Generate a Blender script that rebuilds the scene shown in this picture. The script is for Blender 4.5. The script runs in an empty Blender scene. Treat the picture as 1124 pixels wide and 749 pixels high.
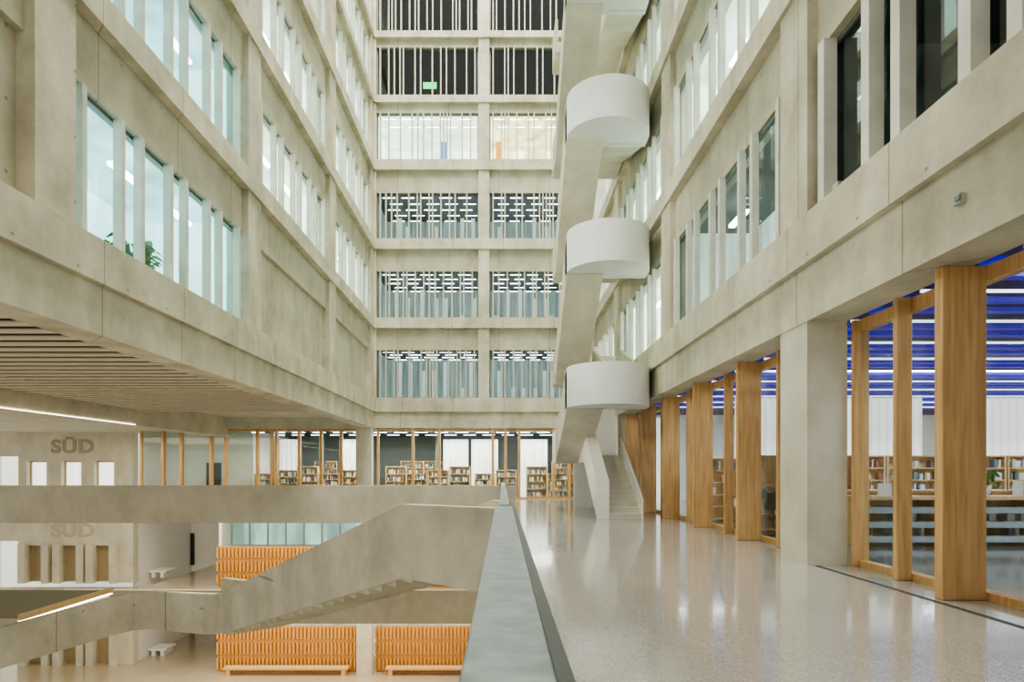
import bpy, math, random
from mathutils import Vector
random.seed(4)
S=bpy.context.scene
COL=S.collection
# ------------------------------------------------------------------ materials
def newmat(name):
    m=bpy.data.materials.new(name); m.use_nodes=True
    nt=m.node_tree; b=nt.nodes['Principled BSDF']
    return m,nt,b
def plain(name,c,rough=.6,metal=0,em=None,es=0,var=.0,scale=3,bump=0,stretch=(1,1,1)):
    m,nt,b=newmat(name)
    b.inputs['Roughness'].default_value=rough; b.inputs['Metallic'].default_value=metal
    b.inputs['Base Color'].default_value=(*c,1)
    if em:
        b.inputs['Emission Color'].default_value=(*em,1); b.inputs['Emission Strength'].default_value=es
    if var or bump:
        g=nt.nodes.new('ShaderNodeNewGeometry'); mp=nt.nodes.new('ShaderNodeMapping'); mp.inputs['Scale'].default_value=stretch
        n=nt.nodes.new('ShaderNodeTexNoise'); n.inputs['Scale'].default_value=scale; n.inputs['Detail'].default_value=5
        nt.links.new(g.outputs['Position'],mp.inputs['Vector']); nt.links.new(mp.outputs['Vector'],n.inputs['Vector'])
        r=nt.nodes.new('ShaderNodeValToRGB')
        r.color_ramp.elements[0].position=.3; r.color_ramp.elements[1].position=.7
        r.color_ramp.elements[0].color=(*[x*(1-var) for x in c],1); r.color_ramp.elements[1].color=(*[min(1,x*(1+var)) for x in c],1)
        nt.links.new(n.outputs['Fac'],r.inputs['Fac']); nt.links.new(r.outputs['Color'],b.inputs['Base Color'])
        if em and es and var:
            r2=nt.nodes.new('ShaderNodeValToRGB')
            r2.color_ramp.elements[0].position=.35; r2.color_ramp.elements[1].position=.65
            r2.color_ramp.elements[0].color=(*[x*(1-var) for x in em],1); r2.color_ramp.elements[1].color=(*em,1)
            nt.links.new(n.outputs['Fac'],r2.inputs['Fac']); nt.links.new(r2.outputs['Color'],b.inputs['Emission Color'])
        if bump:
            bp=nt.nodes.new('ShaderNodeBump'); bp.inputs['Strength'].default_value=bump; bp.inputs['Distance'].default_value=.02
            nt.links.new(n.outputs['Fac'],bp.inputs['Height']); nt.links.new(bp.outputs['Normal'],b.inputs['Normal'])
    return m
def concrete(name,c1,c2,rough=.62,holes=True):
    m,nt,b=newmat(name); N=nt.nodes.new; L=nt.links.new
    g=N('ShaderNodeNewGeometry')
    n1=N('ShaderNodeTexNoise'); n1.inputs['Scale'].default_value=1.3; n1.inputs['Detail'].default_value=10; n1.inputs['Roughness'].default_value=.75
    L(g.outputs['Position'],n1.inputs['Vector'])
    mp=N('ShaderNodeMapping'); mp.inputs['Scale'].default_value=(.8,.8,.4); L(g.outputs['Position'],mp.inputs['Vector'])
    n2=N('ShaderNodeTexNoise'); n2.inputs['Scale'].default_value=1.5; n2.inputs['Detail'].default_value=4; L(mp.outputs['Vector'],n2.inputs['Vector'])
    a=N('ShaderNodeMath'); a.operation='ADD'; L(n1.outputs['Fac'],a.inputs[0]); L(n2.outputs['Fac'],a.inputs[1])
    h=N('ShaderNodeMath'); h.operation='MULTIPLY'; h.inputs[1].default_value=.5; L(a.outputs[0],h.inputs[0])
    r=N('ShaderNodeValToRGB'); r.color_ramp.elements[0].position=.35; r.color_ramp.elements[1].position=.63
    r.color_ramp.elements[0].color=(*c1,1); r.color_ramp.elements[1].color=(*c2,1); L(h.outputs[0],r.inputs['Fac'])
    out=r.outputs['Color']
    if holes:
        s=N('ShaderNodeSeparateXYZ'); L(g.outputs['Position'],s.inputs[0])
        def M(op,x,y=None):
            k=N('ShaderNodeMath'); k.operation=op
            if isinstance(x,(int,float)): k.inputs[0].default_value=x
            else: L(x,k.inputs[0])
            if y is not None:
                if isinstance(y,(int,float)): k.inputs[1].default_value=y
                else: L(y,k.inputs[1])
            return k.outputs[0]
        u=M('ADD',s.outputs[0],s.outputs[1])
        fu=M('SUBTRACT',M('FRACT',M('DIVIDE',u,1.35)),.5); fz=M('SUBTRACT',M('FRACT',M('DIVIDE',s.outputs[2],1.05)),.5)
        d=M('SQRT',M('ADD',M('POWER',M('ABSOLUTE',fu),2),M('POWER',M('ABSOLUTE',fz),2)))
        dot=M('LESS_THAN',d,.024)
        jn=M('LESS_THAN',M('ABSOLUTE',M('SUBTRACT',M('FRACT',M('DIVIDE',u,2.7)),.5)),.005)
        t=M('MAXIMUM',dot,jn)
        mx=N('ShaderNodeMixRGB'); mx.blend_type='MULTIPLY'; mx.inputs[2].default_value=(.55,.53,.5,1)
        L(t,mx.inputs[0]); L(out,mx.inputs[1]); out=mx.outputs[0]
    L(out,b.inputs['Base Color']); b.inputs['Roughness'].default_value=rough
    bp=N('ShaderNodeBump'); bp.inputs['Strength'].default_value=.15; bp.inputs['Distance'].default_value=.02
    L(n1.outputs['Fac'],bp.inputs['Height']); L(bp.outputs['Normal'],b.inputs['Normal'])
    return m
def wood(name,c1,c2,ax=2,rough=.45):
    m,nt,b=newmat(name); N=nt.nodes.new; L=nt.links.new
    g=N('ShaderNodeNewGeometry'); mp=N('ShaderNodeMapping'); sc=[9,9,9]; sc[ax]=.6; mp.inputs['Scale'].default_value=sc
    L(g.outputs['Position'],mp.inputs['Vector'])
    n=N('ShaderNodeTexNoise'); n.inputs['Scale'].default_value=2; n.inputs['Detail'].default_value=6; L(mp.outputs['Vector'],n.inputs['Vector'])
    r=N('ShaderNodeValToRGB'); r.color_ramp.elements[0].position=.3; r.color_ramp.elements[1].position=.7
    r.color_ramp.elements[0].color=(*c1,1); r.color_ramp.elements[1].color=(*c2,1)
    L(n.outputs['Fac'],r.inputs['Fac']); L(r.outputs['Color'],b.inputs['Base Color']); b.inputs['Roughness'].default_value=rough
    return m
def glassmat(name,tint,refl=.06):
    m=bpy.data.materials.new(name); m.use_nodes=True; nt=m.node_tree; nt.nodes.clear(); N=nt.nodes.new; L=nt.links.new
    o=N('ShaderNodeOutputMaterial'); t=N('ShaderNodeBsdfTransparent'); t.inputs[0].default_value=(*tint,1)
    g=N('ShaderNodeBsdfGlossy'); g.inputs['Roughness'].default_value=.02; g.inputs[0].default_value=(.9,.95,.95,1)
    lw=N('ShaderNodeLayerWeight'); lw.inputs[0].default_value=.12
    mu=N('ShaderNodeMath'); mu.operation='MULTIPLY_ADD'; mu.inputs[1].default_value=.3; mu.inputs[2].default_value=refl*.5
    L(lw.outputs['Facing'],mu.inputs[0])
    mx=N('ShaderNodeMixShader'); L(mu.outputs[0],mx.inputs[0]); L(t.outputs[0],mx.inputs[1]); L(g.outputs[0],mx.inputs[2]); L(mx.outputs[0],o.inputs[0])
    return m
def terrazzo(name,c,rough=.2):
    m,nt,b=newmat(name); N=nt.nodes.new; L=nt.links.new
    g=N('ShaderNodeNewGeometry')
    v=N('ShaderNodeTexVoronoi'); v.inputs['Scale'].default_value=95; L(g.outputs['Position'],v.inputs['Vector'])
    s=N('ShaderNodeSeparateColor'); L(v.outputs['Color'],s.inputs[0])
    r=N('ShaderNodeValToRGB'); r.color_ramp.elements[0].position=.0; r.color_ramp.elements[1].position=1
    r.color_ramp.elements[0].color=(*[x*.72 for x in c],1); r.color_ramp.elements[1].color=(*[min(1,x*1.25) for x in c],1)
    L(s.outputs[0],r.inputs['Fac'])
    n=N('ShaderNodeTexNoise'); n.inputs['Scale'].default_value=.5; n.inputs['Detail'].default_value=6; L(g.outputs['Position'],n.inputs['Vector'])
    r3=N('ShaderNodeMapRange'); r3.inputs['To Min'].default_value=.8; r3.inputs['To Max'].default_value=1.12; L(n.outputs['Fac'],r3.inputs['Value'])
    mx=N('ShaderNodeMixRGB'); mx.blend_type='MULTIPLY'; mx.inputs[0].default_value=1
    L(r.outputs['Color'],mx.inputs[1]); L(r3.outputs[0],mx.inputs[2])
    mr=N('ShaderNodeMapRange'); mr.inputs['To Min'].default_value=rough*.8; mr.inputs['To Max'].default_value=rough*1.3
    L(n.outputs['Fac'],mr.inputs['Value']); L(mr.outputs[0],b.inputs['Roughness'])
    L(mx.outputs[0],b.inputs['Base Color']); b.inputs['Specular IOR Level'].default_value=1.0
    b.inputs['Coat Weight'].default_value=.4; b.inputs['Coat Roughness'].default_value=.06
    return m
CONC=concrete('concrete',(.36,.335,.245),(.64,.605,.475))
CONC2=concrete('concrete_smooth',(.48,.455,.355),(.68,.65,.53),holes=False)
CONCP=concrete('concrete_panel',(.34,.315,.23),(.56,.53,.41))
FIN=plain('fin_concrete',(.60,.60,.53),.6,var=.12,scale=2)
FINB=plain('fin_aluminium',(.50,.50,.43),.45,var=.1,scale=2)
DRUM=plain('painted_plaster',(.70,.73,.71),.5,var=.05,scale=1.5)
WHITE=plain('white_plaster',(.84,.84,.81),.7,var=.03)
FLOOR=terrazzo('terrazzo',(.265,.262,.235),.13)
FLOORLOW=terrazzo('terrazzo_lower',(.50,.42,.30),.22)
OAK=wood('oak',(.49,.28,.11),(.70,.45,.21))
OAKL=wood('oak_light',(.62,.41,.20),(.78,.56,.30))
ORANGE=wood('orange_panel',(.52,.25,.065),(.72,.41,.14))
DARK=plain('dark_metal',(.045,.05,.05),.4,.4)
FRAME=plain('frame_metal',(.20,.22,.21),.4,.5)
ZINC=plain('galvanised_zinc',(.25,.29,.30),.34,.75,var=.25,scale=10,bump=.1)
GLASS=glassmat('glass_clear',(.93,.98,.97))
GLASSD=glassmat('glass_dark',(.45,.52,.52),.2)
GLASST=glassmat('glass_teal',(.80,.94,.92),.1)
AQUA=plain('room_aqua',(.6,.75,.75),.8,em=(.58,.86,.86),es=1.7,var=.3,scale=.8,stretch=(1,1,.4))  # room walls and ceilings glow by themselves in place of lit interiors
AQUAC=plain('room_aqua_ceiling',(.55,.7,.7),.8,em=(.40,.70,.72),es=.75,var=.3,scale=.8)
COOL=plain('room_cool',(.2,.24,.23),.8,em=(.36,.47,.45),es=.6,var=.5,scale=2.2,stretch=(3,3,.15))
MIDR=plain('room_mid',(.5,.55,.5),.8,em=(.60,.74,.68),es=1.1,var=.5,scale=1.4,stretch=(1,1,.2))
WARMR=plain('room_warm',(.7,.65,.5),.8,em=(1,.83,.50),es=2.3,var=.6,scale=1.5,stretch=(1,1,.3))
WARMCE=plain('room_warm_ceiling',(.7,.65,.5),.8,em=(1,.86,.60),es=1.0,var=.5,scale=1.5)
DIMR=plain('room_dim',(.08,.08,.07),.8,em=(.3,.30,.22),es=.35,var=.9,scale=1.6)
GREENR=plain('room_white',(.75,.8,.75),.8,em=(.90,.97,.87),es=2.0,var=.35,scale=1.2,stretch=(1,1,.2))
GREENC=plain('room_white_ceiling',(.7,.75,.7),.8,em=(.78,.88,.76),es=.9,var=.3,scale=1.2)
SCREEN=plain('screen_grey',(.5,.52,.48),.8,em=(.7,.78,.72),es=.6)  # screens carry a faint glow of their own in place of room light
LED=plain('led_white',(1,1,1),em=(.9,.97,1),es=9)
LEDS=plain('led_white_soft',(1,1,1),em=(.8,.84,1),es=1.7)
LEDW=plain('led_warm',(1,1,1),em=(1,.9,.7),es=6)
BLUE=plain('led_blue',(.01,.01,.3),em=(.05,.03,.9),es=.28)
BLUEC=plain('ceiling_blue',(.008,.008,.05),.7,em=(.012,.010,.30),es=.1,var=.6,scale=1.2)  # blue wash of the strips put into the ceiling's colour and glow
DARKC=plain('ceiling_dark',(.07,.08,.08),.7)
CURT=plain('curtain_cloth',(.88,.88,.87),.8,em=(.97,.95,.90),es=.7)  # cloth glows on its own in place of lamp light
GREY=plain('grey_laminate',(.30,.36,.39),.5)
LEAF=plain('leaf',(.05,.22,.03),.5,var=.3,scale=20)
POT=plain('pot',(.7,.7,.68),.5)
EXIT=plain('exit_green',(.0,.6,.15),em=(.02,.9,.2),es=2.5)
SIGNW=plain('sign_white',(1,1,1),em=(1,1,1),es=1.2)
PAGES=plain('paper',(.85,.82,.74),.8)
TEXTM=plain('letter_grey',(.36,.34,.26),.7)
TEXTM2=plain('letter_pale',(.46,.43,.33),.7)
STEEL=plain('lift_steel',(.74,.68,.54),.35,.2)
BRONZE=plain('lift_niche',(.50,.40,.25),.5)
BLACKF=plain('black_fabric',(.03,.03,.035),.8)
SLAT=wood('slat',(.56,.50,.36),(.68,.62,.47),0,.6)
WARMC=plain('void_dark',(.05,.04,.025),.8)
STW=plain('stair_cream',(.90,.88,.80),.6,var=.04)
STR=plain('stair_riser',(.62,.58,.48),.7,var=.05)  # darker copy of the stair cream: shade painted onto the risers
SGREY=plain('device_grey',(.42,.42,.38),.5)
PART=plain('partition_grey',(.13,.16,.16),.5)
# ------------------------------------------------------------------ helpers
def boxgeo(boxes):
    V=[];F=[];MI=[]
    for bx in boxes:
        x0,x1,y0,y1,z0,z1=bx[:6]; mi=bx[6] if len(bx)>6 else 0
        if x0>x1:x0,x1=x1,x0
        if y0>y1:y0,y1=y1,y0
        o=len(V)
        V+=[(x0,y0,z0),(x1,y0,z0),(x1,y1,z0),(x0,y1,z0),(x0,y0,z1),(x1,y0,z1),(x1,y1,z1),(x0,y1,z1)]
        F+=[tuple(o+i for i in f) for f in [(0,3,2,1),(4,5,6,7),(0,1,5,4),(1,2,6,5),(2,3,7,6),(3,0,4,7)]]
        MI+=[mi]*6
    return V,F,MI
def setp(o,label=None,cat=None,group=None,kind=None):
    if label:o['label']=label
    if cat:o['category']=cat
    if group:o['group']=group
    if kind:o['kind']=kind
def meshobj(name,V,F,mats,MI=None,parent=None,bevel=0,smooth=False,**k):
    xs=[v[0] for v in V];ys=[v[1] for v in V];zs=[v[2] for v in V]
    c=Vector(((min(xs)+max(xs))/2,(min(ys)+max(ys))/2,min(zs)))
    me=bpy.data.meshes.new(name); me.from_pydata([tuple(Vector(v)-c) for v in V],[],F)
    if not isinstance(mats,(list,tuple)): mats=[mats]
    for m in mats: me.materials.append(m)
    if MI:
        for p,i in zip(me.polygons,MI): p.material_index=i
    if smooth:
        for p in me.polygons: p.use_smooth=True
    me.update()
    o=bpy.data.objects.new(name,me); COL.objects.link(o); o.location=c
    if parent is not None:
        o.parent=parent; o.location=c-WL[parent.name]
    WL[o.name]=c
    if bevel:
        b=o.modifiers.new('bevel','BEVEL'); b.width=bevel; b.segments=2
    setp(o,**k); return o
WL={}
def boxes(name,bl,mats,**k):
    V,F,MI=boxgeo(bl); return meshobj(name,V,F,mats,MI,**k)
def empty(name,loc,**k):
    o=bpy.data.objects.new(name,None); COL.objects.link(o); o.location=loc; o.empty_display_size=.2; WL[o.name]=Vector(loc); setp(o,**k); return o
def dup(src,delta,parent=None,**k):
    o=src.copy(); COL.objects.link(o)
    w=WL[src.name]+Vector(delta); WL[o.name]=w
    if parent is not None: o.parent=parent; o.location=w-WL[parent.name]
    else: o.parent=None; o.location=w
    setp(o,**k); return o
cnt={'window':0,'door':0,'trim':0}
def nm(k): cnt[k]+=1; return f'{k}_{cnt[k]}'
def sbox(name,bl,mats,label,cat='wall',**k): return boxes(name,bl,mats,label=label,cat=cat,kind='structure',**k)
def prism(name,poly,axis,a0,a1,mat,**k):
    n=len(poly)
    if axis=='x': V=[(a0,p[0],p[1]) for p in poly]+[(a1,p[0],p[1]) for p in poly]
    else: V=[(p[0],a0,p[1]) for p in poly]+[(p[0],a1,p[1]) for p in poly]
    F=[tuple(range(n)),tuple(range(2*n-1,n-1,-1))]+[(i,i+n,(i+1)%n+n,(i+1)%n) for i in range(n)]
    return meshobj(name,V,F,mat,**k)
# ------------------------------------------------------------------ facades
ROWS=[(5.36,7.92),(9.61,12.12),(13.8,16.3),(18.0,20.57),(21.4,24.05),(24.8,27.45)]
XL,XR,YB=-6.86,4.7,33.8
ZT=29.5
def fmap(side):
    if side=='left': return lambda u0,u1,n0,n1,z0,z1,*m:(XL-n1,XL-n0,u0,u1,z0,z1,*m)
    if side=='right':return lambda u0,u1,n0,n1,z0,z1,*m:(XR+n0,XR+n1,u0,u1,z0,z1,*m)
    return lambda u0,u1,n0,n1,z0,z1,*m:(u0,u1,YB+n0,YB+n1,z0,z1,*m)
def facade(side,cols,bays,blank):
    f=fmap(side); B=[]
    for c in cols: B.append(f(c[0],c[1],0,.6,5.36,ZT))
    u0=min(c[0] for c in cols); u1=max(c[1] for c in cols)
    B.append(f(u0,u1,-.02,.6,3.77,4.62)); B.append(f(u0,u1,-.12,.6,4.62,5.36))
    for bi,b in enumerate(bays):
        for r,(s,t) in enumerate(ROWS):
            nx=ROWS[r+1][0] if r<len(ROWS)-1 else ZT
            led=min(.55,(nx-t)*.45)
            B.append(f(b[0],b[1],.16,.5,t,nx-led,1))
            if (bi,r) in blank: 
                B.append(f(b[0],b[1],.28,.5,s,t,1))
    for r,(s,t) in enumerate(ROWS[1:]):
        led=min(.55,(s-ROWS[r][1])*.45)
        B.append(f(u0,u1,-.07,.5,s-led,s))
    sbox('wall_'+side,B,[CONC,CONCP],'tall beige concrete frame wall of the atrium with deep ledges')
    return f
def window(side,u0,u1,s,t,fins,fw,fd,finmat,glass,fn=.33):
    f=fmap(side)
    w=boxes(nm('window'),[f(u0,u0+.06,fn-.04,fn+.06,s,t),f(u1-.06,u1,fn-.04,fn+.06,s,t),f(u0+.06,u1-.06,fn-.04,fn+.06,s,s+.07),f(u0+.06,u1-.06,fn-.04,fn+.06,t-.07,t)],FRAME,
        label='long strip window with vertical fins in the concrete wall',cat='window',kind='structure')
    boxes('glass_pane',[f(u0+.06,u1-.06,fn,fn+.02,s+.07,t-.07)],glass,parent=w)
    first=None
    for u in fins:
        if first is None:
            first=boxes('fin',[f(u-fw/2,u+fw/2,fn-.05-fd,fn-.05,s,t)],finmat,parent=w); fu=u
        else:
            d=(0,u-fu,0) if side!='back' else (u-fu,0,0)
            dup(first,d,parent=w)
    return w
LC=[(-4,-3.2),(1.3,2.2),(9.35,10.25),(17.2,18.1),(25.3,26.2),(33.3,33.8)]
LB=[(-3.2,1.3),(2.2,9.35),(10.25,17.2),(18.1,25.3),(26.2,33.3)]
lblank={(0,r) for r in range(6)}|{(1,r) for r in range(6)}|{(3,0),(4,0)}
facade('left',LC,LB,lblank)
RC=[(-4,-3.2),(1.75,2.7),(9.85,10.8),(17.95,18.9),(26.05,27.0),(33.3,33.8)]
RB=[(-3.2,1.75),(2.7,9.85),(10.8,17.95),(18.9,26.05),(27.0,33.3)]
facade('right',RC,RB,{(0,r) for r in range(6)})
BC=[(-6.86,-6.72),(-1.30,-.72),(4.2,4.7)]
BB=[(-6.72,-1.30),(-.72,4.2)]
facade('back',BC,BB,set())
def vis(s,dfar): return s<1.45+560*dfar/700
for bi,b in enumerate(LB):
    if bi<2: continue
    for r,(s,t) in enumerate(ROWS):
        if (bi,r) in lblank or not vis(s,b[1]): continue
        L=b[1]-b[0]; n=8
        fins=[b[0]+.5+(L-.9)*i/(n-1)+(.12 if i%2 else -.1) for i in range(n)]
        window('left',b[0],b[1],s,t,fins,.12,.16,FIN,GLASS)
for bi,b in enumerate(RB):
    if bi<1: continue
    for r,(s,t) in enumerate(ROWS):
        if not vis(s,b[1]): continue
        L=b[1]-b[0]; n=8
        fins=[b[0]+.4+(L-.8)*i/(n-1)+(.14 if i%2 else -.12) for i in range(n)]
        window('right',b[0],b[1],s,t,fins,.18 if bi==1 else .13,.2 if bi==1 else .13,FIN,GLASSD if bi==1 else GLASS,fn=.33 if bi==1 else .24)
for b in BB:
    for r,(s,t) in enumerate(ROWS):
        u=b[0]+.2; fins=[]
        while u<b[1]-.1:
            fins.append(u); u+=random.choice([.18,.3,.45,.62])
        window('back',b[0],b[1],s,t,fins,.065,.2,FINB,GLASS)
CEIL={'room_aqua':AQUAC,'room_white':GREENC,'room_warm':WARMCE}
def room(side,u0,u1,s,t,mat,depth,lamps,lm=LED):
    f=fmap(side)
    z0=s-.3; z1=t+.35; cm=CEIL.get(mat.name,DARKC)
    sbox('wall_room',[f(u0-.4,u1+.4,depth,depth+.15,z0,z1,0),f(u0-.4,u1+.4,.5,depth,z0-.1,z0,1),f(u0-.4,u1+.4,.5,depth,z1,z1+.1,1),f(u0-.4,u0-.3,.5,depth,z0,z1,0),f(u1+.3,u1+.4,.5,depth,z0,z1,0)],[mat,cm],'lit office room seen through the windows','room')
    if side=='back':
        for j in range(lamps):
            yy=YB+.8+j*.8
            for i in range(5):
                a=u0+.2+(u1-u0-.3)*i/5+.25*(j%2); bb_=a+(u1-u0)/5-.4
                boxes('ceiling_light',[(a,bb_,yy,yy+.04,t-.0,t+.03,0)],lm,label='slim white linear ceiling light in office room',cat='lamp',group='office ceiling lights')
        if lamps>2:
            for i in range(7):
                uu=u0+.5+(u1-u0-1)*i/6+random.uniform(-.2,.2); hh=random.choice([1.3,2.3,2.8])
                boxes('office_partition',[(uu-.08,uu+.08,YB+3.6,YB+3.65,z0,z0+hh),(uu-.1,uu-.08,YB+3.55,YB+3.7,z0,z0+hh+.05),(uu+.08,uu+.1,YB+3.55,YB+3.7,z0,z0+hh+.05)],SCREEN,label='pale slender free-standing screen in the office',cat='partition',group='office screens')
    else:
        for i in range(lamps):
            uu=u0+(i+.5)*(u1-u0)/lamps
            boxes('ceiling_light',[f(uu-.5,uu+.5,1.2,1.35,t-.1,t-.02)],lm,label='slim white linear ceiling light in office room',cat='lamp',group='office ceiling lights')
for bi,b in enumerate(LB):
    if bi<2: continue
    for r,(s,t) in enumerate(ROWS[:5]):
        if (bi,r) in lblank or not vis(s,b[1]): continue
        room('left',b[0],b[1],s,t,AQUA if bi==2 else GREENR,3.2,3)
for bi,b in enumerate(RB):
    if bi<1: continue
    for r,(s,t) in enumerate(ROWS[:5]):
        if not vis(s,b[1]): continue
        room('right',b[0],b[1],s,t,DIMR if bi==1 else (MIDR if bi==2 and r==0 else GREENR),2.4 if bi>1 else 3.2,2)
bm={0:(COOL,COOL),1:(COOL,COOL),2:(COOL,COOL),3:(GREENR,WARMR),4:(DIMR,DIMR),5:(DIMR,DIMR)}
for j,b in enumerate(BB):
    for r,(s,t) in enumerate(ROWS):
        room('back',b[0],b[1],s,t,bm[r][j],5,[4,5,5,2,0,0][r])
# ------------------------------------------------------------------ gallery level, floors
sbox('floor',[(.15,16,-4,44,-.35,0)],[FLOOR],'polished light grey terrazzo gallery floor','floor')
sbox('floor.001',[(-19,.15,23.45,44,-.35,0)],[FLOOR],'polished terrazzo floor in front of the library','floor')
sbox('floor.002',[(-19,.15,27.7,46,-5.0,-4.68)],[FLOORLOW],'light terrazzo floor one level below','floor')
sbox('floor.003',[(-30,1,4,46,-9.4,-9.2)],[FLOORLOW],'warm pale terrazzo floor at the bottom of the atrium','floor')
sbox('wall_gallery',[(-30,.45,23.2,23.45,-.42,.95)],[CONC2],'pale concrete balustrade wall crossing the atrium')
sbox('wall_lower_gallery',[(-19,.45,27.45,27.7,-5.1,-3.66)],[CONC2],'pale concrete balustrade wall one level below')
sbox('wall_under_gallery',[(.15,.45,-4,27.4,-9.2,-.35)],[CONC2],'concrete wall below the gallery edge')
sbox(nm('trim'),[(4.80,4.86,-3,9.8,0,.006)],[DARK],'dark drainage slot in the terrazzo floor','floor strip')
sbox(nm('trim'),[(.16,.18,.3,23.2,0,.02)],[DARK],'dark metal edge strip along the gallery floor','floor strip')
sbox('wall_right_columns',[(4.7,5.32,c[0],c[1],0,3.77) for c in (RC[1],RC[2],RC[4],RC[5])],[CONC2],'square concrete columns beside the library glazing','column')
# ------------------------------------------------------------------ right library glazing
def glazing_right(y0,y1,posts):
    w=boxes(nm('window'),[(5.45,5.6,y0,y1,0,.09),(5.45,5.6,y0,y1,3.6,3.77),(5.45,5.6,y0,y0+.1,.09,3.6),(5.45,5.6,y1-.1,y1,.09,3.6)],OAK,label='tall oak-framed library glazing between concrete columns',cat='window',kind='structure')
    boxes('glass_pane',[(5.52,5.54,y0+.1,y1-.1,.09,3.6)],GLASS,parent=w)
    for (yy,x0,wd) in posts:
        boxes('post',[(x0,5.45,yy-wd/2,yy+wd/2,0,3.77)],OAK,parent=w,bevel=.01)
TH,TN=4.95,5.24
glazing_right(2.7,9.85,[(4.6,TH,.14),(5.9,TN,.09),(7.25,TH,.14),(8.53,TN,.09),(9.78,5.36,.08)])
glazing_right(10.8,26.05,[(12.2,TN,.09),(13.5,TH,.12),(15.1,TN,.08),(16.6,TH,.12),(18.2,TN,.08),(19.7,TH,.12),(21.2,TN,.08),(22.7,TH,.12),(24.3,TN,.08),(25.8,TH,.12)])
glazing_right(27.0,33.3,[(28.2,TH,.14),(30.2,TH,.14),(32,TH,.14)])
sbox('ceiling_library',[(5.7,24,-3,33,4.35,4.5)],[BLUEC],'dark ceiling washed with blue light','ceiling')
sbox('wall_library',[(24,24.2,-3,33,0,4.35),(5.7,24,32.6,32.8,0,4.35)],[WHITE],'white library wall')
i=0; y=4.2
while y<26:
    k3=i%3
    if k3!=2: boxes('ceiling_light',[(5.9,20,y-.1,y+.1,4.0,4.06)],BLUE,label='long violet-blue linear ceiling light in library',cat='lamp',group='library ceiling lights')
    else: boxes('ceiling_light',[(5.9,20,y-.02,y+.02,3.98,4.02)],LEDS,label='long white linear ceiling light in library',cat='lamp',group='library ceiling lights')
    i+=1; y+=.6
def curtain(x0,x1,y,z0,z1,label='white floor-length curtain in soft folds'):
    V=[];F=[];n=int((x1-x0)/.04)
    for k in range(n+1):
        x=x0+(x1-x0)*k/n; yy=y+.06*math.sin(k*.9)
        V+=[(x,yy,z0),(x,yy,z1)]
    for k in range(n): F.append((2*k,2*k+2,2*k+3,2*k+1))
    return meshobj('curtain',V,F,CURT,smooth=True,label=label,cat='curtain')
curtain(8,14.5,22,0,4.0); curtain(15,23,22,0,4.0); curtain(6,7.9,30,0,4.0)
bcols=[(.38,.12,.09),(.13,.2,.33),(.72,.70,.63),(.2,.3,.24),(.6,.45,.2),(.12,.12,.12),(.55,.55,.56),(.66,.64,.58),(.8,.8,.78)]
BM=[plain('book_cover',c,.6) for c in bcols]
def bookmesh(i,w,d,h):
    V,F,MI=boxgeo([(0,w*.12,0,d,0,h,0),(w*.88,w,0,d,0,h,0),(w*.12,w*.88,0,d*.06,0,h,0),(w*.12,w*.88,d*.06,d*.96,h*.015,h*.985,1)])
    me=bpy.data.meshes.new('book'); me.from_pydata(V,[],F); me.materials.append(BM[i]); me.materials.append(PAGES)
    for p,k in zip(me.polygons,MI): p.material_index=k
    return me
BK=[bookmesh(i%9,.05+.012*(i%3),.2,.20+.02*(i%4)) for i in range(18)]
BW=[.05+.012*(i%3) for i in range(18)]
stuffb=[];nb=0
def bookrow(x0,x1,y,z,group,stuff=False,fill=.85):
    global nb
    x=x0
    while x<x1-.08:
        i=random.randrange(18)
        if random.random()<fill:
            if stuff or nb>=300: 
                h=.20+.02*(i%4); stuffb.append((x,x+BW[i]*1.0,y,y+.2,z,z+h,i%9))
            else:
                o=bpy.data.objects.new('book',BK[i]); COL.objects.link(o); o.location=(x,y,z); nb+=1
                setp(o,'upright book with plain cloth cover on a shelf','book',group)
        x+=BW[i]+.004
def shelf_unit(x0,x1,y,z0,z1,n,d=.34,mat=OAKL,books=True,stuff=False,group='books on the oak shelves',back=True,fill=.85,label='light oak bookcase filled with books'):
    e=empty('bookcase',((x0+x1)/2,y+d/2,z0),label=label,cat='bookcase')
    boxes('side_panel',[(x0,x0+.05,y,y+d,z0,z1)],mat,parent=e); boxes('side_panel',[(x1-.05,x1,y,y+d,z0,z1)],mat,parent=e)
    if back: boxes('back_panel',[(x0+.05,x1-.05,y+d-.02,y+d,z0,z1)],mat,parent=e)
    for k in range(n+1):
        zz=z0+.05+(z1-z0-.09)*k/n
        boxes('shelf',[(x0+.05,x1-.05,y,y+d-.02,zz,zz+.035)],mat,parent=e)
        if books and k<n: bookrow(x0+.07,x1-.07,y+.04,zz+.035,group,stuff,fill)
    return e
x=6.95
for k in range(4):
    w=1.55
    e=empty('display_unit',(x+w/2,12.7,0),label='low grey tiered display unit with oak top',cat='display unit',group='library display units')
    boxes('body',[(x,x+.08,12.25,13.0,0,.9),(x+w-.08,x+w,12.25,13.0,0,.9),(x+.08,x+w-.08,12.95,13.0,0,.9)],OAKL,parent=e)
    boxes('top',[(x-.02,x+w+.02,12.36,13.04,.9,.97)],OAKL,parent=e)
    for j in range(3):
        boxes('tray',[(x+.08,x+w-.08,12.3,12.95,.08+.28*j,.2+.28*j)],GREY,parent=e,bevel=.01)
    for j in range(2):
        bookrow(x+.1,x+w-.1,12.55,.2+.28*j,'books in the display units',fill=.3)
    x+=w+.35 if k==0 else w+.02
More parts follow.
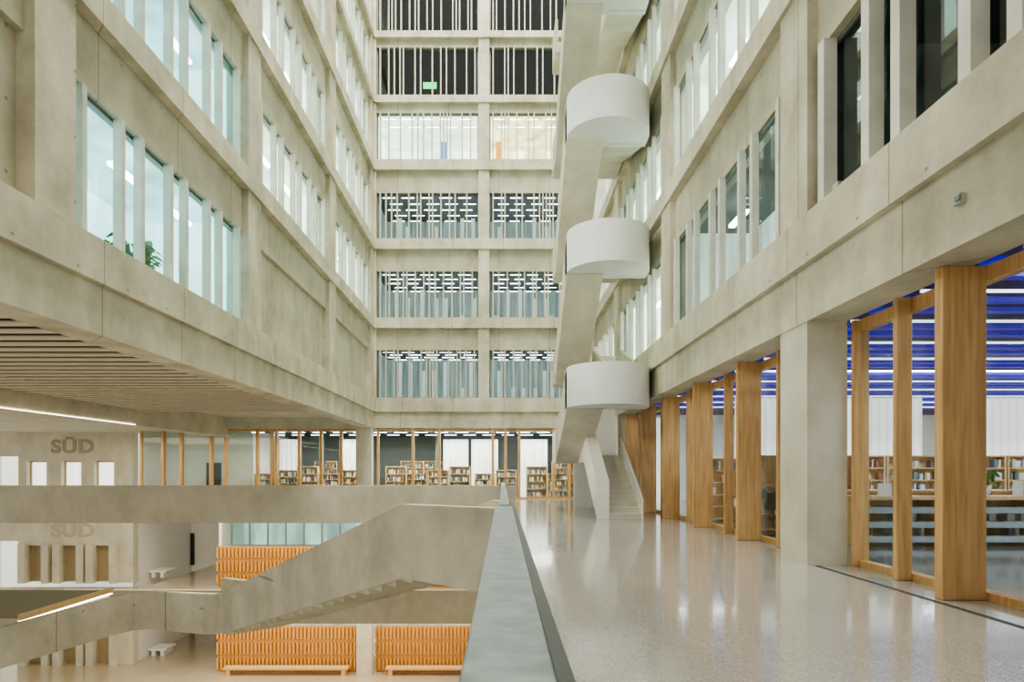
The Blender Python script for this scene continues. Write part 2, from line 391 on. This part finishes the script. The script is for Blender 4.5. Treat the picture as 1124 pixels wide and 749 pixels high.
boxes('reading_counter',[(7.0,12.5,14.0,14.7,.98,1.04),(7.0,7.08,14.0,14.7,0,.98),(12.42,12.5,14.0,14.7,0,.98),(7.08,12.42,14.6,14.66,.25,.98)],OAKL,label='long light oak reading counter behind the display units',cat='counter')
for k in range(7): shelf_unit(9.9+1.85*k,11.7+1.85*k,19.5,0,1.95,5,label='oak magazine shelving with books and journals',fill=.5)
shelf_unit(5.8,7.2,15.2,0,1.85,5,fill=.15,label='light oak bookcase with few books'); shelf_unit(7.3,8.7,15.2,0,1.85,5,fill=.15,label='light oak bookcase with few books')
shelf_unit(5.8,7.2,18.6,0,1.85,5,fill=.15,label='light oak bookcase with few books')
boxes('room_divider',[(12.9,13.0,15,15.6,0,3.2),(13.0,15.4,15.2,15.3,2.0,3.2),(15.4,15.5,15,15.6,0,3.2)],PART,label='dark green-grey framed partition screen',cat='partition')
def chair(x,y):
    e=empty('office_chair',(x,y,0),label='black swivel chair with five-star base',cat='chair')
    boxes('seat',[(x-.24,x+.24,y-.24,y+.24,.43,.50)],BLACKF,parent=e,bevel=.03)
    boxes('backrest',[(x-.22,x+.22,y+.2,y+.26,.6,1.0)],BLACKF,parent=e,bevel=.02)
    boxes('column',[(x-.025,x+.025,y-.025,y+.025,.1,.43),(x-.03,x+.03,y+.24,y+.27,.45,.62)],DARK,parent=e)
    for k in range(5):
        a=k*2*math.pi/5+.3; c,s=math.cos(a),math.sin(a)
        V=[(x-s*.025,y+c*.025,.0),(x+s*.025,y-c*.025,.0),(x+c*.3+s*.015,y+s*.3-c*.015,.0),(x+c*.3-s*.015,y+s*.3+c*.015,.0)]
        V+=[(V[0][0],V[0][1],.1),(V[1][0],V[1][1],.1),(V[2][0],V[2][1],.06),(V[3][0],V[3][1],.06)]
        meshobj('leg',V,[(0,1,2,3),(7,6,5,4),(0,4,5,1),(1,5,6,2),(2,6,7,3),(3,7,4,0)],DARK,parent=e)
chair(6.0,13.9)
def plant(x,y,z,h,n,label):
    e=empty('potted_plant',(x,y,z),label=label,cat='plant')
    V=[];F=[]
    r0,r1,ph=h*.16,h*.21,h*.3
    for k in range(16):
        a=k*math.pi/8; V+=[(x+r0*math.cos(a),y+r0*math.sin(a),z),(x+r1*math.cos(a),y+r1*math.sin(a),z+ph)]
    for k in range(16): F.append((2*k,(2*k+2)%32,(2*k+3)%32,2*k+1))
    F.append(tuple(range(1,32,2))); F.append(tuple(range(30,-1,-2)))
    meshobj('pot',V,F,POT,parent=e)
    V=[];F=[]
    for k in range(n):
        a=random.uniform(0,6.28); R=random.uniform(.1,.35)*h; zz=z+ph+random.uniform(.1,.65)*h; l=.17*h
        c,s=math.cos(a),math.sin(a); o=len(V)
        V+=[(x,y,z+ph),(x+c*R*.6-s*.01,y+s*R*.6+c*.01,zz),(x+c*R,y+s*R,zz+.03),(x+c*(R+l*.5)-s*l*.35,y+s*(R+l*.5)+c*l*.35,zz+.05),(x+c*(R+l),y+s*(R+l),zz-l*.4),(x+c*(R+l*.5)+s*l*.35,y+s*(R+l*.5)-c*l*.35,zz-.05)]
        F+=[(o,o+1,o+2),(o+2,o+3,o+4,o+5)]
    meshobj('foliage',V,F,LEAF,parent=e)
plant(-7.75,13.35,5.16,1.15,120,'leafy green potted plant behind the office window')
plant(9.6,12.7,.97,.5,40,'small green plant on the oak display unit')
boxes('paper_sign',[(7.35,7.62,12.5,12.51,.97,1.22),(7.4,7.57,12.51,12.6,.97,.98)],PAGES,label='white paper notice standing on the display unit',cat='sign')
boxes('paper_sign',[(10.0,10.2,12.5,12.51,.97,1.27),(10.05,10.15,12.51,12.6,.97,.98)],PAGES,label='white paper notice standing on the display unit',cat='sign')
# ------------------------------------------------------------------ back library glazing
def glazing_back(x0,x1,y,z0,z1,posts,label='oak-framed glazing of the library at the end of the gallery'):
    w=boxes(nm('window'),[(x0,x1,y,y+.14,z0,z0+.08),(x0,x1,y,y+.14,z1-.1,z1),(x0,x0+.12,y,y+.14,z0+.08,z1-.1),(x1-.12,x1,y,y+.14,z0+.08,z1-.1)],OAK,label=label,cat='window',kind='structure')
    boxes('glass_pane',[(x0+.12,x1-.12,y+.06,y+.08,z0+.08,z1-.1)],GLASS,parent=w)
    for px in posts:
        X=(px-552)/20.71
        if x0+.2<X<x1-.1: boxes('post',[(X-.07,X+.07,y-.1,y+.14,z0,z1)],OAK,parent=w)
glazing_back(-6.7,4.6,YB+.1,0,3.72,[453,482,541,555,570,608,625])
glazing_back(-19.3,-7.7,YB+.1,0,3.72,[178,198,231,247,282,298,303,328,352,374])
sbox('wall_corner_column',[(-7.65,-6.86,33.3,33.85,-9.2,3.77)],[CONC2],'square concrete corner column through all levels','column')
sbox('wall_left_lintel',[(-19.6,-6.9,33.75,34.2,3.72,5.4)],[CONC2],'concrete lintel above the library glazing')
sbox('ceiling_back_left',[(-19.6,-7.4,25.7,34,4.3,4.5)],[CONC2],'concrete soffit before the library','ceiling')
sbox('wall_library_back',[(-19.3,10,42,42.2,0,3.9)],[PART],'dark rear library wall')
sbox('ceiling_library_back',[(-19.3,10,34.3,42,3.75,3.9)],[DARK],'dark technical ceiling of the library','ceiling')
sbox('wall_library_partition',[(-19.4,-19.3,34.3,42,0,3.9),(-14.2,-14.1,36,42,0,3.9)],[WHITE],'white partition wall in the library')
for k in range(34):
    xx=-13.8+(k//2)*1.12+(.3 if k%2 else 0)
    yy=35.0+(k%2)*2.4
    boxes('ceiling_light',[(xx,xx+.7,yy,yy+.04,3.59,3.62)],LED,label='slim white linear ceiling light in library',cat='lamp',group='library ceiling lights')
for a,b in [(-13.5,-12.2),(-9.9,-8.2),(-3.6,-2.1),(-1.9,-.3),(1.0,2.7)]: curtain(a,b,38.6,0,3.4)
sbox(nm('trim'),[(.05,.2,36.9,37.2,0,3.7),(-4.1,-3.8,38.8,39.1,0,3.7),(-11.2,-10.9,38.8,39.1,0,3.7)],[PART],'dark slender library columns','column')
k=0
for x0 in [-13.9,-12.7,-11.5,-10.3,-9.1,-6.6,-5.4,-4.2,-3.0,-1.6,-.4,1.3,2.5]:
    shelf_unit(x0,x0+1.17,35.6+(.25 if k%4==1 else 0),0,1.35+.2*(k%3),4,group='books in the library by the gallery',stuff=False,fill=.7); k+=1
for x0 in [-11.6,-6.3,-4.9,3.0]:
    shelf_unit(x0,x0+1.4,39.2,0,2.1,5,stuff=True,fill=.6)
sbox(nm('door'),[(-16.7,-15.9,35.9,36,0,1.95)],[DARK],'dark door in the library entrance','door')
sbox('wall_entrance',[(-19.3,-14.2,36,36.1,0,3.75)],[WHITE],'white wall behind the entrance glazing')
# ------------------------------------------------------------------ left wing
sb=[]
y=2.0
while y<25.1:
    sb.append((-14.5,-7.46,y,y+.26,3.88,3.91)); y+=.56
sbox('ceiling_slats',sb,[SLAT],'suspended ceiling of narrow pale timber slats','ceiling')
sbox('ceiling_left',[(-14.6,-7.4,-3,25.5,4.25,4.4)],[WARMC],'dark void above the slats','ceiling')
sbox(nm('trim'),[(-15.2,-14.6,-3,33.9,3.3,4.6),(-14.6,-7.4,25.4,25.7,3.86,4.5)],[CONC2],'concrete edge beams around the slatted ceiling','beam')
boxes('light_strip',[(-14.6,-14.57,2,25.3,3.30,3.325)],LEDW,label='continuous warm light strip along the concrete beam',cat='lamp')
sbox('ceiling_lift_lobby',[(-30,-15.2,-3,36,3.6,3.8)],[CONC2],'plain concrete lobby ceiling','ceiling')
YS=35.2
def sx(px,d=YS): return (px-552)*d/700
def sz(py,d=YS): return 1.45+(518-py)*d/700
B=[]
def wallopen(x0,x1,z0,z1,ops):
    xs=x0
    for a,b,h in ops:
        B.append((xs,a,YS,YS+.5,z0,z1)); B.append((a,b,YS,YS+.5,z0+h,z1)); xs=b
    B.append((xs,x1,YS,YS+.5,z0,z1))
ops=[(sx(29),sx(51),2.05),(sx(67),sx(89),2.05),(sx(103),sx(125),2.05)]
x1w=sx(146)
for z0,z1 in [(0,4.0),(-4.68,-.35),(-9.2,-5.0)]:
    wallopen(sx(-60),x1w,z0,z1,[(sx(-40),sx(20),2.3)]+ops)
sbox('wall_lift_core',B,[CONC2],'smooth concrete lift core wall with door niches')
for li,z0 in enumerate([0,-4.68,-9.2]):
    for a,b,h in ops:
        d=boxes(nm('door'),[(a,a+.06,YS+.3,YS+.36,z0,z0+h),(b-.06,b,YS+.3,YS+.36,z0,z0+h),(a+.06,b-.06,YS+.3,YS+.36,z0+h-.08,z0+h)],BRONZE,label='lift door in a deep concrete niche',cat='door',kind='structure')
        m=a+(b-a)*.55
        boxes('door_leaf',[(a+.06,m-.005,YS+.38,YS+.42,z0,z0+h-.08)],BRONZE if li else SIGNW,parent=d)  # gallery-level leaves glow by themselves to look brightly lit
        boxes('door_leaf',[(m+.005,b-.06,YS+.38,YS+.42,z0,z0+h-.08)],STEEL if li else SIGNW,parent=d)
        if li:
            sbox(nm('trim'),[(a-.28,a+.1,YS-.3,YS,z0,z0+h+.1),(b-.1,b+.28,YS-.3,YS,z0,z0+h+.1)],[CONC2],'chunky pale portal blocks beside lift door','portal')
sbox('wall_lobby_bright',[(sx(-45),sx(22),YS+3,YS+3.1,-9.2,4)],[plain('wall_bright',(.85,.85,.8),em=(1,.97,.88),es=.6)],'bright white wall seen through the lobby opening')  # wall emits light itself to imitate a bright space beyond
def text(body,x,y,z,size,mat,label):
    cu=bpy.data.curves.new('t','FONT'); cu.body=body; cu.size=size; cu.extrude=.012; cu.offset=.035; cu.space_character=1.08; cu.resolution_u=6
    o=bpy.data.objects.new('t',cu); COL.objects.link(o)
    dg=bpy.context.evaluated_depsgraph_get(); me=bpy.data.meshes.new_from_object(o.evaluated_get(dg)); me.name='lettering'
    bpy.data.objects.remove(o)
    me.materials.clear(); me.materials.append(mat)
    w=max(v.co.x for v in me.vertices)
    ob=bpy.data.objects.new('wall_lettering',me); COL.objects.link(ob); ob.rotation_euler=(math.pi/2,0,0); ob.location=(x,y,z)
    setp(ob,label,'lettering'); return ob,w
t,w=text('SÜD',sx(56),YS-.012,sz(497),1.0,TEXTM,'large grey capital letters reading SÜD on concrete'); t.scale.x=(sx(103)-sx(56))/w
t,w=text('SÜD',sx(56),YS-.012,sz(497)-4.63,1.0,TEXTM2,'large pale grey capital letters reading SÜD on concrete'); t.scale.x=(sx(103)-sx(56))/w
XO=(238-552)/20.71
sbox('wall_recess',[(x1w-.1,XO+.1,42,42.2,-9.2,-.35)],[WHITE],'white plastered recess wall')
sbox('wall_recess_side',[(x1w-.3,x1w-.1,YS+.5,42,-9.2,-.35)],[WHITE],'white plastered recess side wall')
sbox('wall_recess_east',[(XO-.02,XO+.12,34.1,42,-9.2,-.35)],[WHITE],'white plastered recess side wall')
sbox(nm('door'),[(sx(198,41.9),sx(213,41.9),41.85,41.97,-4.68,-2.6)],[DARK],'dark steel door in the white recess','door')
sbox(nm('door'),[(sx(198,41.9),sx(213,41.9),41.85,41.97,-9.2,-7.1)],[DARK],'dark steel door in the white recess','door')
def panelwall(px0,px1,z0,h):
    x0,x1=(px0-552)/20.71,(px1-552)/20.71
    e=boxes('wood_cladding',[(x0,x1,34.0,34.08,z0,z0+h)],ORANGE,label='orange timber wall cladding with rows of vertical slots',cat='wall cladding')
    n=max(1,int((x1-x0)/.2)); bl=[]
    for r in range(3):
        for k in range(n+1):
            xx=x0+(x1-x0)*k/n
            bl.append((xx-.055,xx+.055,33.86,34.0,z0+.12+r*h/3,z0+(r+1)*h/3-.06))
    o=boxes('slat',bl,ORANGE,parent=e); o['kind']='stuff'
panelwall(238,393,-4.68,2.15); panelwall(412,545,-4.68,2.15)
panelwall(238,393,-9.2,2.45); panelwall(412,545,-9.2,2.45)
for a,b in [(252,392),(412,545)]:
    x0,x1=(a-552)/20.71,(b-552)/20.71
    w=boxes(nm('window'),[(x0,x1,34.0,34.1,-2.53,-2.45),(x0,x1,34.0,34.1,-.9,-.8)],FRAME,label='teal tinted clerestory glazing over timber cladding',cat='window',kind='structure')
    boxes('glass_pane',[(x0,x1,34.04,34.06,-2.45,-.9)],GLASST,parent=w)
    for k in range(8): boxes('mullion',[(x0+k*(x1-x0)/7-.03,x0+k*(x1-x0)/7+.03,33.98,34.12,-2.45,-.9)],FRAME,parent=w)
sbox('wall_lower_back',[(XO+.2,.4,37,37.2,-9.2,-.35)],[MIDR],'pale room behind the clerestory glazing')  # glowing wall imitates a lit room behind the glass
sbox('wall_lower_lintel',[(XO+.14,.4,34.1,34.3,-.8,-.35),(XO+.14,.4,34.1,34.3,-6.7,-5.0)],[CONC2],'concrete lintel')
def bench(x0,x1,y,z,mat,label,h=.42,d=.5):
    e=empty('bench',((x0+x1)/2,y+d/2,z),label=label,cat='bench')
    boxes('seat',[(x0,x1,y,y+d,z+h-.12,z+h)],mat,parent=e,bevel=.01)
    for xx in (x0+.15,x1-.35): boxes('leg',[(xx,xx+.2,y+.05,y+d-.05,z,z+h-.12)],mat,parent=e)
bench((247-552)/20.9,(383-552)/20.9,33.2,-9.2,OAKL,'long pale timber bench before the orange cladding')
bench((424-552)/20.9,(516-552)/20.9,33.2,-9.2,OAKL,'long pale timber bench before the orange cladding')
bench((245-552)/20.9,(300-552)/20.9,33.2,-4.68,OAKL,'long pale timber bench on the middle level')
bench(sx(165,37),sx(184,37),36.8,-4.68,WHITE,'short white block bench in the recess',d=1.2)
bench(sx(165,37),sx(184,37),36.8,-9.2,WHITE,'short white block bench in the recess',d=1.2)
# ------------------------------------------------------------------ diagonal concrete stair
def strip(name,pts,t,mat,parent,off=1):
    n=len(pts); O=[]
    for i in range(n):
        ns=[]
        for a,b in ((i-1,i),(i,i+1)):
            if a>=0 and b<n:
                dx,dy=pts[b][0]-pts[a][0],pts[b][1]-pts[a][1]; l=math.hypot(dx,dy); ns.append(Vector((dy/l,-dx/l)))
        v=sum(ns,Vector((0,0))); v.normalize(); k=1/max(.5,v.dot(ns[0])); O.append(v*k*t*off)
    V=[];F=[]
    for p,o in zip(pts,O): V+=[(p[0],p[1],p[3]),(p[0],p[1],p[2]),(p[0]+o.x,p[1]+o.y,p[2]),(p[0]+o.x,p[1]+o.y,p[3])]
    for i in range(n-1):
        a=4*i;b=a+4
        for j in range(4): F.append((a+j,a+(j+1)%4,b+(j+1)%4,b+j))
    F+=[(3,2,1,0),(4*n-4,4*n-3,4*n-2,4*n-1)]
    return meshobj(name,V,F,mat,parent=parent)
st=empty('concrete_staircase',(-4,11,-9.2),label='broad concrete staircase crossing the atrium with solid balustrades',cat='staircase')
P=[(-.10,7.5,1.02,.0),(-1.34,8.4,1.02,.05),(-5.95,13.56,-1.10,-1.98),(-6.25,13.85,-1.21,-2.09),(-6.6,14.06,-1.25,-2.14),(-7.0,14.18,-1.26,-2.14),(-8.0,14.45,-1.26,-2.12),(-8.35,14.42,-1.29,-2.14),(-8.7,14.2,-1.36,-2.2),(-10.1,12.9,-1.70,-2.52),(-13.9,9.4,-2.62,-3.44)]
strip('balustrade',P,.16,CONC,st)
Q=[(.05,9.3,1.02,.0),(-.19,9.6,1.02,.15),(-5.2,15.2,-1.27,-2.03),(-7.2,16.3,-1.27,-2.03)]
strip('balustrade',Q,.16,CONC,st)
u=Vector((-5,5.6)); L=u.length; u/=L; nn=Vector((u.y,-u.x)); nst=20
SV=[];SF=[]
for i in range(nst):
    a=Vector((-1.34,8.4))+u*L*i/nst+nn*.16; b=a+u*L/nst; z1=.25-2.18*(i+.3)/nst; z0=z1-.25
    o=len(SV)
    for z in (z0,z1): SV+=[(a.x,a.y,z),(b.x,b.y,z),(b.x+nn.x*1.28,b.y+nn.y*1.28,z),(a.x+nn.x*1.28,a.y+nn.y*1.28,z)]
    SF+=[tuple(o+j for j in f) for f in [(0,3,2,1),(4,5,6,7),(0,1,5,4),(1,2,6,5),(2,3,7,6),(3,0,4,7)]]
meshobj('steps',SV,SF,CONC2,parent=st)
V=[(-.1,7.7,-.0),(-1.3,8.6,-.0),(-.19,9.6,0),(.15,9.6,0),(.15,7.7,0)]
V=V+[(a,b,.2) for a,b,c in V]; n=5
meshobj('landing',V,[tuple(range(n)),tuple(range(2*n-1,n-1,-1))]+[(i,i+n,(i+1)%n+n,(i+1)%n) for i in range(n)],CONC2,parent=st)
V=[(-6.4,14.3,-2.1),(-8.2,14.75,-2.1),(-7.3,16.2,-2.1),(-5.2,15.2,-2.1)]
V=V+[(a,b,-1.95) for a,b,c in V]; n=4
meshobj('landing',V,[tuple(range(n)),tuple(range(2*n-1,n-1,-1))]+[(i,i+n,(i+1)%n+n,(i+1)%n) for i in range(n)],CONC2,parent=st)
pf=empty('stair_platform',(-13,15,-9.2),label='concrete stair platform with lit timber handrail edge',cat='platform')
boxes('slab',[(-17,-10.35,13.6,16.8,-2.2,-1.68)],CONC2,parent=pf)
boxes('top_cover',[(-17,-10.4,13.6,16.75,-1.68,-1.66)],plain('olive_floor',(.24,.22,.13),.6),parent=pf)
boxes('handrail',[(-10.35,-10.25,13.6,16.8,-1.72,-1.60)],OAKL,parent=pf)
boxes('light_strip',[(-10.34,-10.28,13.6,16.8,-1.77,-1.75)],LEDW,parent=pf)
# ------------------------------------------------------------------ metal railing
rl=empty('railing',(0,6,0),label='galvanised metal balustrade with broad flat handrail',cat='railing')
boxes('handrail',[(-.085,.105,.25,7.45,1.0,1.05)],ZINC,parent=rl,bevel=.006)
boxes('edge_strip',[(.107,.142,.25,7.45,1.0,1.04)],DARK,parent=rl)
boxes('handrail',[(-.04,.08,7.7,23.2,1.0,1.05)],ZINC,parent=rl)
boxes('panel',[(.0,.03,.3,7.4,-.3,1.0),(.0,.03,9.7,23.2,-.3,1.0)],FRAME,parent=rl)
boxes('post',[(.05,.12,22.9,23.15,0,1.25)],ZINC,parent=rl)
# ------------------------------------------------------------------ scissor stair with round landings
ss=empty('scissor_staircase',(3.3,22,0),label='stacked concrete staircase with round plaster-clad landings',cat='staircase')
CY=20.0;R=1.28;CX=3.28
YF=24.3
drums=[3.7,7.92,12.15,16.4]; fars=[2.04,5.1,9.3,13.5,17.7]
def drum(z):
    n=36; ang=[math.pi+math.pi*k/n for k in range(n+1)]
    outer=[(CX-R,CY+.5)]+[(CX+R*math.cos(a),CY+R*math.sin(a)) for a in ang]+[(CX+R,CY+.5)]
    r=R-.1
    inner=[(CX-r,CY+.5)]+[(CX+r*math.cos(a),CY+r*math.sin(a)) for a in ang]+[(CX+r,CY+.5)]
    m=len(outer); V=[];F=[]
    for o_,i_ in zip(outer,inner): V+=[(*o_,z-.25),(*o_,z+1.0),(*i_,z+1.0),(*i_,z-.02)]
    for k in range(m-1):
        a=4*k;b=a+4
        for j in range(3): F.append((a+j,b+j,b+j+1,a+j+1))
    F+=[(0,1,2,3),(4*m-1,4*m-2,4*m-3,4*m-4)]
    F.append(tuple(4*k for k in range(m)))
    F.append(tuple(4*k+3 for k in range(m-1,-1,-1)))
    meshobj('round_landing',V,F,DRUM,parent=ss,label='light grey round landing')
for z in drums: drum(z)
def flight(x0,x1,ya,za,yb,zb,t=.22,mat=CONC2,wl=.1,wr=.1,riser=None,ph=1.0):
    n=max(5,int(abs(zb-za)/.17)); poly=[]
    for k in range(n):
        yk=ya+(yb-ya)*k/n; zk=za+(zb-za)*(k+ (1 if zb>za else 0))/n
        poly.append((yk,zk)); poly.append((ya+(yb-ya)*(k+1)/n,zk))
    poly.append((yb,zb-t-.05)); poly.append((ya,za-t-.05))
    MI=None; ms=mat
    if riser:
        m=len(poly); MI=[0,0]+[1 if (i%2==1 and i<2*n-1) or i==m-1 else 0 for i in range(m)]; ms=[mat,riser]
    prism('steps',poly,'x',x0+wl,x1-wr,ms,MI=MI,parent=ss)
    for a,b,h in ((x0,x0+wl,1.0*ph),(x1-wr,x1,1.0 if not riser else .6)):
        prism('balustrade',[(ya,za-t-.05),(yb,zb-t-.05),(yb,zb+h),(ya,za+h)],'x',a,b,mat,parent=ss)
for k in range(4):
    flight(2.0,3.15,CY,drums[k],YF,fars[k])
    flight(3.4,4.54,CY+.3,drums[k],YF,fars[k+1])
for k in range(5):
    z=fars[k]
    boxes('landing',[(2.0,4.55,YF,YF+1.3,z-.25,z),(2.0,4.55,YF+1.3,YF+1.4,z-.25,z+1.0),(2.0,2.1,YF,YF+1.3,z,z+1.0)],CONC2 if k else STW,parent=ss)
flight(2.87,4.30,19.5,.0,23.0,2.04,t=-.05,mat=STW,wl=.38,wr=.06,riser=STR,ph=1.15)
boxes('landing',[(2.87,4.30,23.0,YF,1.8,2.04),(2.87,3.25,23.0,YF,2.04,3.04)],STW,parent=ss)
boxes('support_wall',[(2.87,4.5,YF+1.4,YF+1.55,0,4.8)],STW,parent=ss)
# ------------------------------------------------------------------ small things
boxes('security_camera',[(4.62,4.68,6.45,6.56,4.18,4.28),(4.60,4.62,6.43,6.5,4.20,4.25,1)],[SGREY,FRAME],label='small light grey security camera on the concrete beam',cat='camera')
boxes('security_camera',[(4.59,4.66,8.75,8.88,5.36,5.44),(4.59,4.63,8.72,8.75,5.37,5.42,1)],[SGREY,FRAME],label='small grey sensor on the concrete ledge',cat='camera')
ex=boxes('exit_sign',[(-4.5,-3.75,36,36.05,23.1,23.45)],EXIT,label='glowing green emergency exit sign with white running figure',cat='sign')
boxes('pictogram',[(-4.38,-4.22,35.98,36,23.15,23.3),(-4.34,-4.26,35.98,36,23.32,23.4),(-4.1,-3.85,35.98,36,23.24,23.3)],SIGNW,parent=ex)
boxes('banner',[(-3.55,-3.2,36.4,36.45,18.1,20.3)],plain('banner_blue',(.1,.2,.6),em=(.1,.2,.7),es=.6),label='blue hanging banner in office room',cat='banner')  # both banners glow by themselves as if lit by the room
boxes('banner',[(-.4,-.1,36.4,36.45,18.1,20.3)],plain('banner_orange',(.7,.3,.05),em=(.8,.35,.05),es=.6),label='orange hanging banner in office room',cat='banner')
if stuffb:
    o=boxes('books',stuffb,BM,label='densely packed books on distant library shelves',cat='books'); o['kind']='stuff'
# ------------------------------------------------------------------ lights, world, camera
def area(name,loc,sx_,sy_,p,c,rot=(0,0,0)):
    l=bpy.data.lights.new(name,'AREA'); l.shape='RECTANGLE'; l.size=sx_; l.size_y=sy_; l.energy=p; l.color=c
    o=bpy.data.objects.new(name,l); COL.objects.link(o); o.location=loc; o.rotation_euler=rot
    o['label']='large soft overhead luminaire'; o['category']='lamp'
    return o
def spot(loc,target,p,ang,c=(1,.94,.8),r=.25):
    l=bpy.data.lights.new('wall_spotlight','SPOT'); l.energy=p; l.spot_size=math.radians(ang); l.spot_blend=.6; l.color=c; l.shadow_soft_size=r
    o=bpy.data.objects.new('wall_spotlight',l); COL.objects.link(o); o.location=loc
    o.rotation_euler=(Vector(target)-Vector(loc)).to_track_quat('-Z','Y').to_euler()
    o['label']='warm spotlight fixed to the concrete beam'; o['category']='lamp'
area('skylight_lamp',(-1,20,50),12,30,40000,(1,.96,.86))  # unseen area light added over the open top to light the atrium
area('library_lamp',(13,8,4.2),12,.25,600,(.97,.98,1)); area('library_lamp',(13,16,4.2),12,.25,650,(.97,.98,1)); area('library_lamp',(13,26,4.2),12,.25,700,(.97,.98,1))  # area lights added to brighten the library, here and at the rear
area('library_lamp',(-4,34.9,3.5),16,.12,850,(1,.94,.82)); area('library_lamp',(-4,37.8,3.5),16,.12,550,(1,.95,.86))
area('lobby_lamp',(-17,29,3.3),10,8,550,(1,.90,.70))  # lobby and lower hall brightened by added area lights without fittings
area('lobby_lamp',(-10,31,-.5),18,6,1100,(1,.91,.73))
area('lobby_lamp',(-10,31,-5.2),18,6,1000,(1,.90,.72))
spot((-6.6,16,3.7),(3.6,22.2,1.2),1500,22)  # spot added to brighten the shaded stair foot
spot((-6.6,14,9.2),(3.0,21,8.5),2200,60)  # further spots added for light and shadow contrast
spot((-6.6,8,9.2),(4.7,13,4.5),1600,75)
w=bpy.data.worlds.new('World'); S.world=w; w.use_nodes=True
w.node_tree.nodes['Background'].inputs[0].default_value=(1,.965,.87,1); w.node_tree.nodes['Background'].inputs[1].default_value=.85
try:
    S.view_settings.look='AgX - Medium High Contrast'
except Exception as e: print(e)
cam=bpy.data.cameras.new('Camera'); co=bpy.data.objects.new('Camera',cam); COL.objects.link(co)
co.location=(0,0,1.45); co.rotation_euler=(math.pi/2,0,0)
cam.sensor_width=36; cam.sensor_fit='HORIZONTAL'; cam.lens=700/1124*36; cam.shift_x=10/1124; cam.shift_y=143.5/1124; cam.clip_start=.05; cam.clip_end=300
S.camera=co
